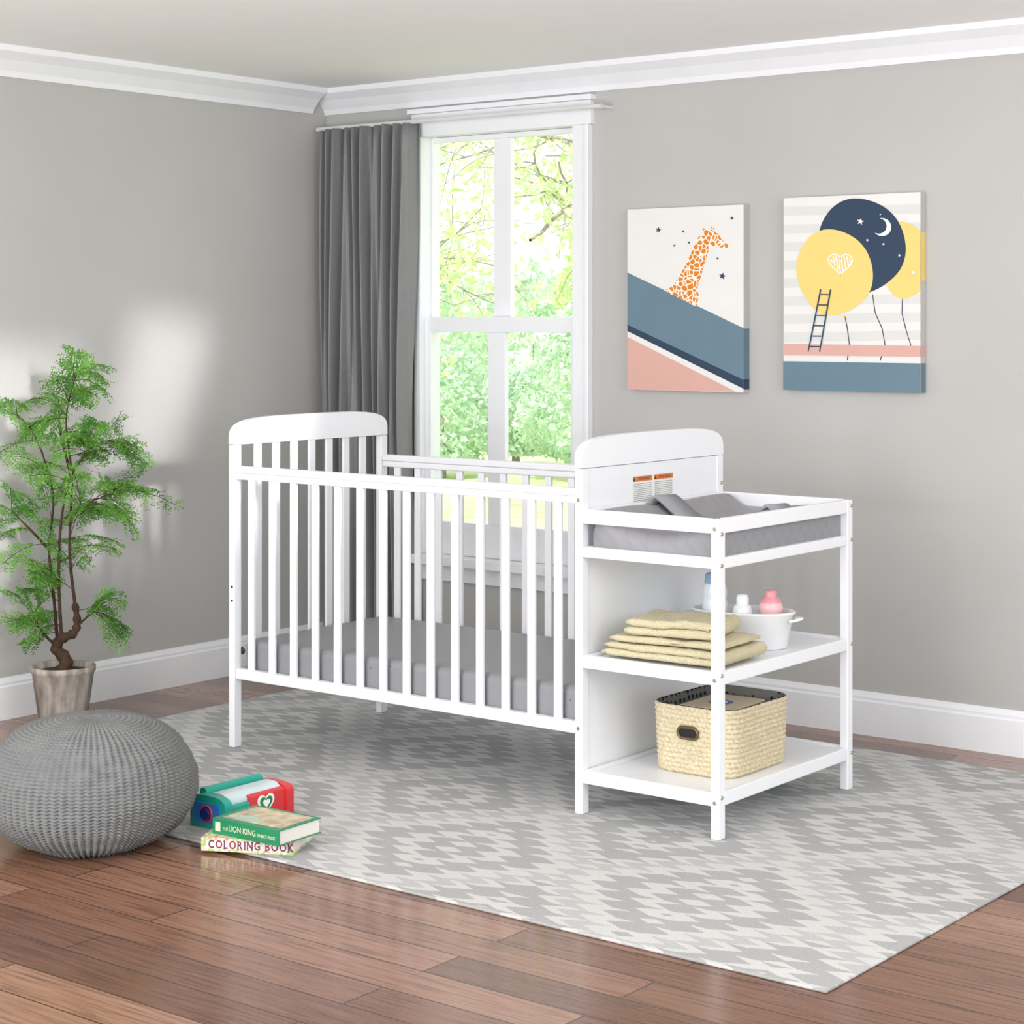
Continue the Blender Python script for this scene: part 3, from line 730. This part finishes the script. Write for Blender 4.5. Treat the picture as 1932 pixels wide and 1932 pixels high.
def frond(base,tip):
    axis=tip-base; ln=axis.length; mid=base+axis*.5+Vector((0,0,ln*.22)); 
    N=16; pts=[]
    for i in range(N+1):
        t=i/N; pts.append(base*(1-t)**2+mid*2*t*(1-t)+tip*t*t)
    m.tube(pts[::4]+[pts[-1]],[.0012]*len(pts[::4])+[.0005],4,0,False)
    up=Vector((rnd.gauss(0,.6),rnd.gauss(0,.6),1)).normalized()
    for i in range(4,N+1):
        t=i/N; d=(pts[i]-pts[i-1]).normalized(); side=d.cross(up).normalized(); pl_=(.052*math.sin(math.pi*min(1,(t-.10)*1.05))**.7+.008)*rnd.uniform(.7,1.2)
        for s in(-1,1):
            pd=(side*s*.8+d*.6+Vector((rnd.gauss(0,.15),rnd.gauss(0,.15),-.22+rnd.gauss(0,.15)))).normalized(); nn=pd.cross(d).normalized(); q=pd.cross(nn)
            K=max(2,int(pl_/.0085))
            for k in range(K):
                c=pts[i]+pd*(pl_*(k+1)/K)+Vector((0,0,-.008*(k/K)**2)); ss=.0062*(1-.3*k/K)*rnd.uniform(.7,1.3)
                for s2 in(-1,1):
                    ld=(q*s2*.8+pd*.7+Vector((rnd.gauss(0,.25),rnd.gauss(0,.25),rnd.gauss(0,.3)))).normalized(); wd=ld.cross(nn+Vector((rnd.gauss(0,.5),rnd.gauss(0,.5),rnd.gauss(0,.5)))).normalized()
                    v=[c,c+ld*ss+wd*ss*.5,c+ld*ss*2.0,c+ld*ss-wd*ss*.5]
                    v=[Vector((max(x.x,XL+.02),x.y,x.z)) for x in v]
                    L.add(v,[(0,1,2,3)])
targets=[(150,665),(190,700),(215,730),(120,710),(60,790),(25,745),(40,800),(90,830),(200,780),(250,820),(275,850),(170,860),(10,860),(60,880),(225,905),(285,930),(290,985),(240,970),(200,1040),(55,950),(5,990),(90,990),(25,1040),(75,1080),(150,960),(125,900),(215,1140),(235,1190),(195,1120),(55,1150),(35,1200),(90,1140),(5,930),(165,740),(140,800),(110,780),(250,890),(45,1090),(190,960),(95,1060),(160,1030),(180,820),(80,900),(210,870),(205,800)]
for k_,(u,v) in enumerate(targets):
    for rep in range(2+k_%2):
        tip=PP((u-121)/547+rnd.gauss(0,.025),1.375-(v-608)/547+rnd.gauss(0,.025),rnd.uniform(-.17,.12)); tip.x=max(tip.x,XL+.03)
        cand=[p for p in allp[len(tp)-6:] if .06<(p-tip).length]
        base=min(cand,key=lambda p:abs((p-tip).length-.13)+max(0,p.z-tip.z-.05)*.4)
        frond(base,tip)
make(m,'stem',PSTEM,pl); make(L,'foliage',PLEAF,pl)

# ------------------------------------------------------------ lights / world
w=bpy.data.worlds.new('world'); sc.world=w; w.use_nodes=True
w.node_tree.nodes['Background'].inputs[0].default_value=(.95,.98,1,1); w.node_tree.nodes['Background'].inputs[1].default_value=1.4
def aim(ob,d,roll=0):
    q=Vector(d).to_track_quat('-Z','Y'); ob.rotation_mode='QUATERNION'; ob.rotation_quaternion=q@Matrix.Rotation(roll,3,'Z').to_quaternion()
def area(name,loc,to,sx,sy,e,spread=math.pi,roll=0,col=(1,1,1)):
    l=bpy.data.lights.new(name,'AREA'); l.shape='RECTANGLE'; l.size=sx; l.size_y=sy; l.energy=e; l.spread=spread; l.color=col
    o=bpy.data.objects.new(name,l); COL.objects.link(o); o.location=loc; aim(o,Vector(to)-Vector(loc),roll); return o
area('softbox_fill',(1.2,-4.6,1.9),(.9,.5,.6),2.0,1.4,72)  # unseen fill lamp added on the camera side
area('softbox_fill',(4.6,-1.2,1.8),(1.3,.9,.8),1.8,1.4,36)  # second added fill, from the right and out of view
area('ceiling_fill',(1.8,-3.8,.9),(1.6,-2.6,2.3),2.5,1.5,80)  # unseen lamp added to brighten the ceiling and its bounce
area('wall_patch_light',(3.3,-.75,2.05),(XL,.54,1.10),.34,1.3,1.15,math.radians(4),math.radians(-19))  # added narrow-beam lamp standing in for sun on the left wall; no window here
area('wall_patch_light',(3.3,-1.5,2.05),(XL,-.16,.98),.42,1.3,1.6,math.radians(4),math.radians(-24))  # second added beam, for the sun patch behind the plant
s=bpy.data.lights.new('sun','SUN'); s.energy=3.2; s.angle=.02; so=bpy.data.objects.new('sun',s); COL.objects.link(so); aim(so,(-.25,.6,-.75)); so.location=(-6,6,6)

# ------------------------------------------------------------ camera
cd=bpy.data.cameras.new('camera'); cd.sensor_width=36; cd.lens=3669.5/1932*36; cd.shift_y=-(966-608)/1932; cd.clip_end=200
co=bpy.data.objects.new('camera',cd); COL.objects.link(co); co.location=CAM; co.rotation_euler=(math.pi/2,0,TH); sc.camera=co
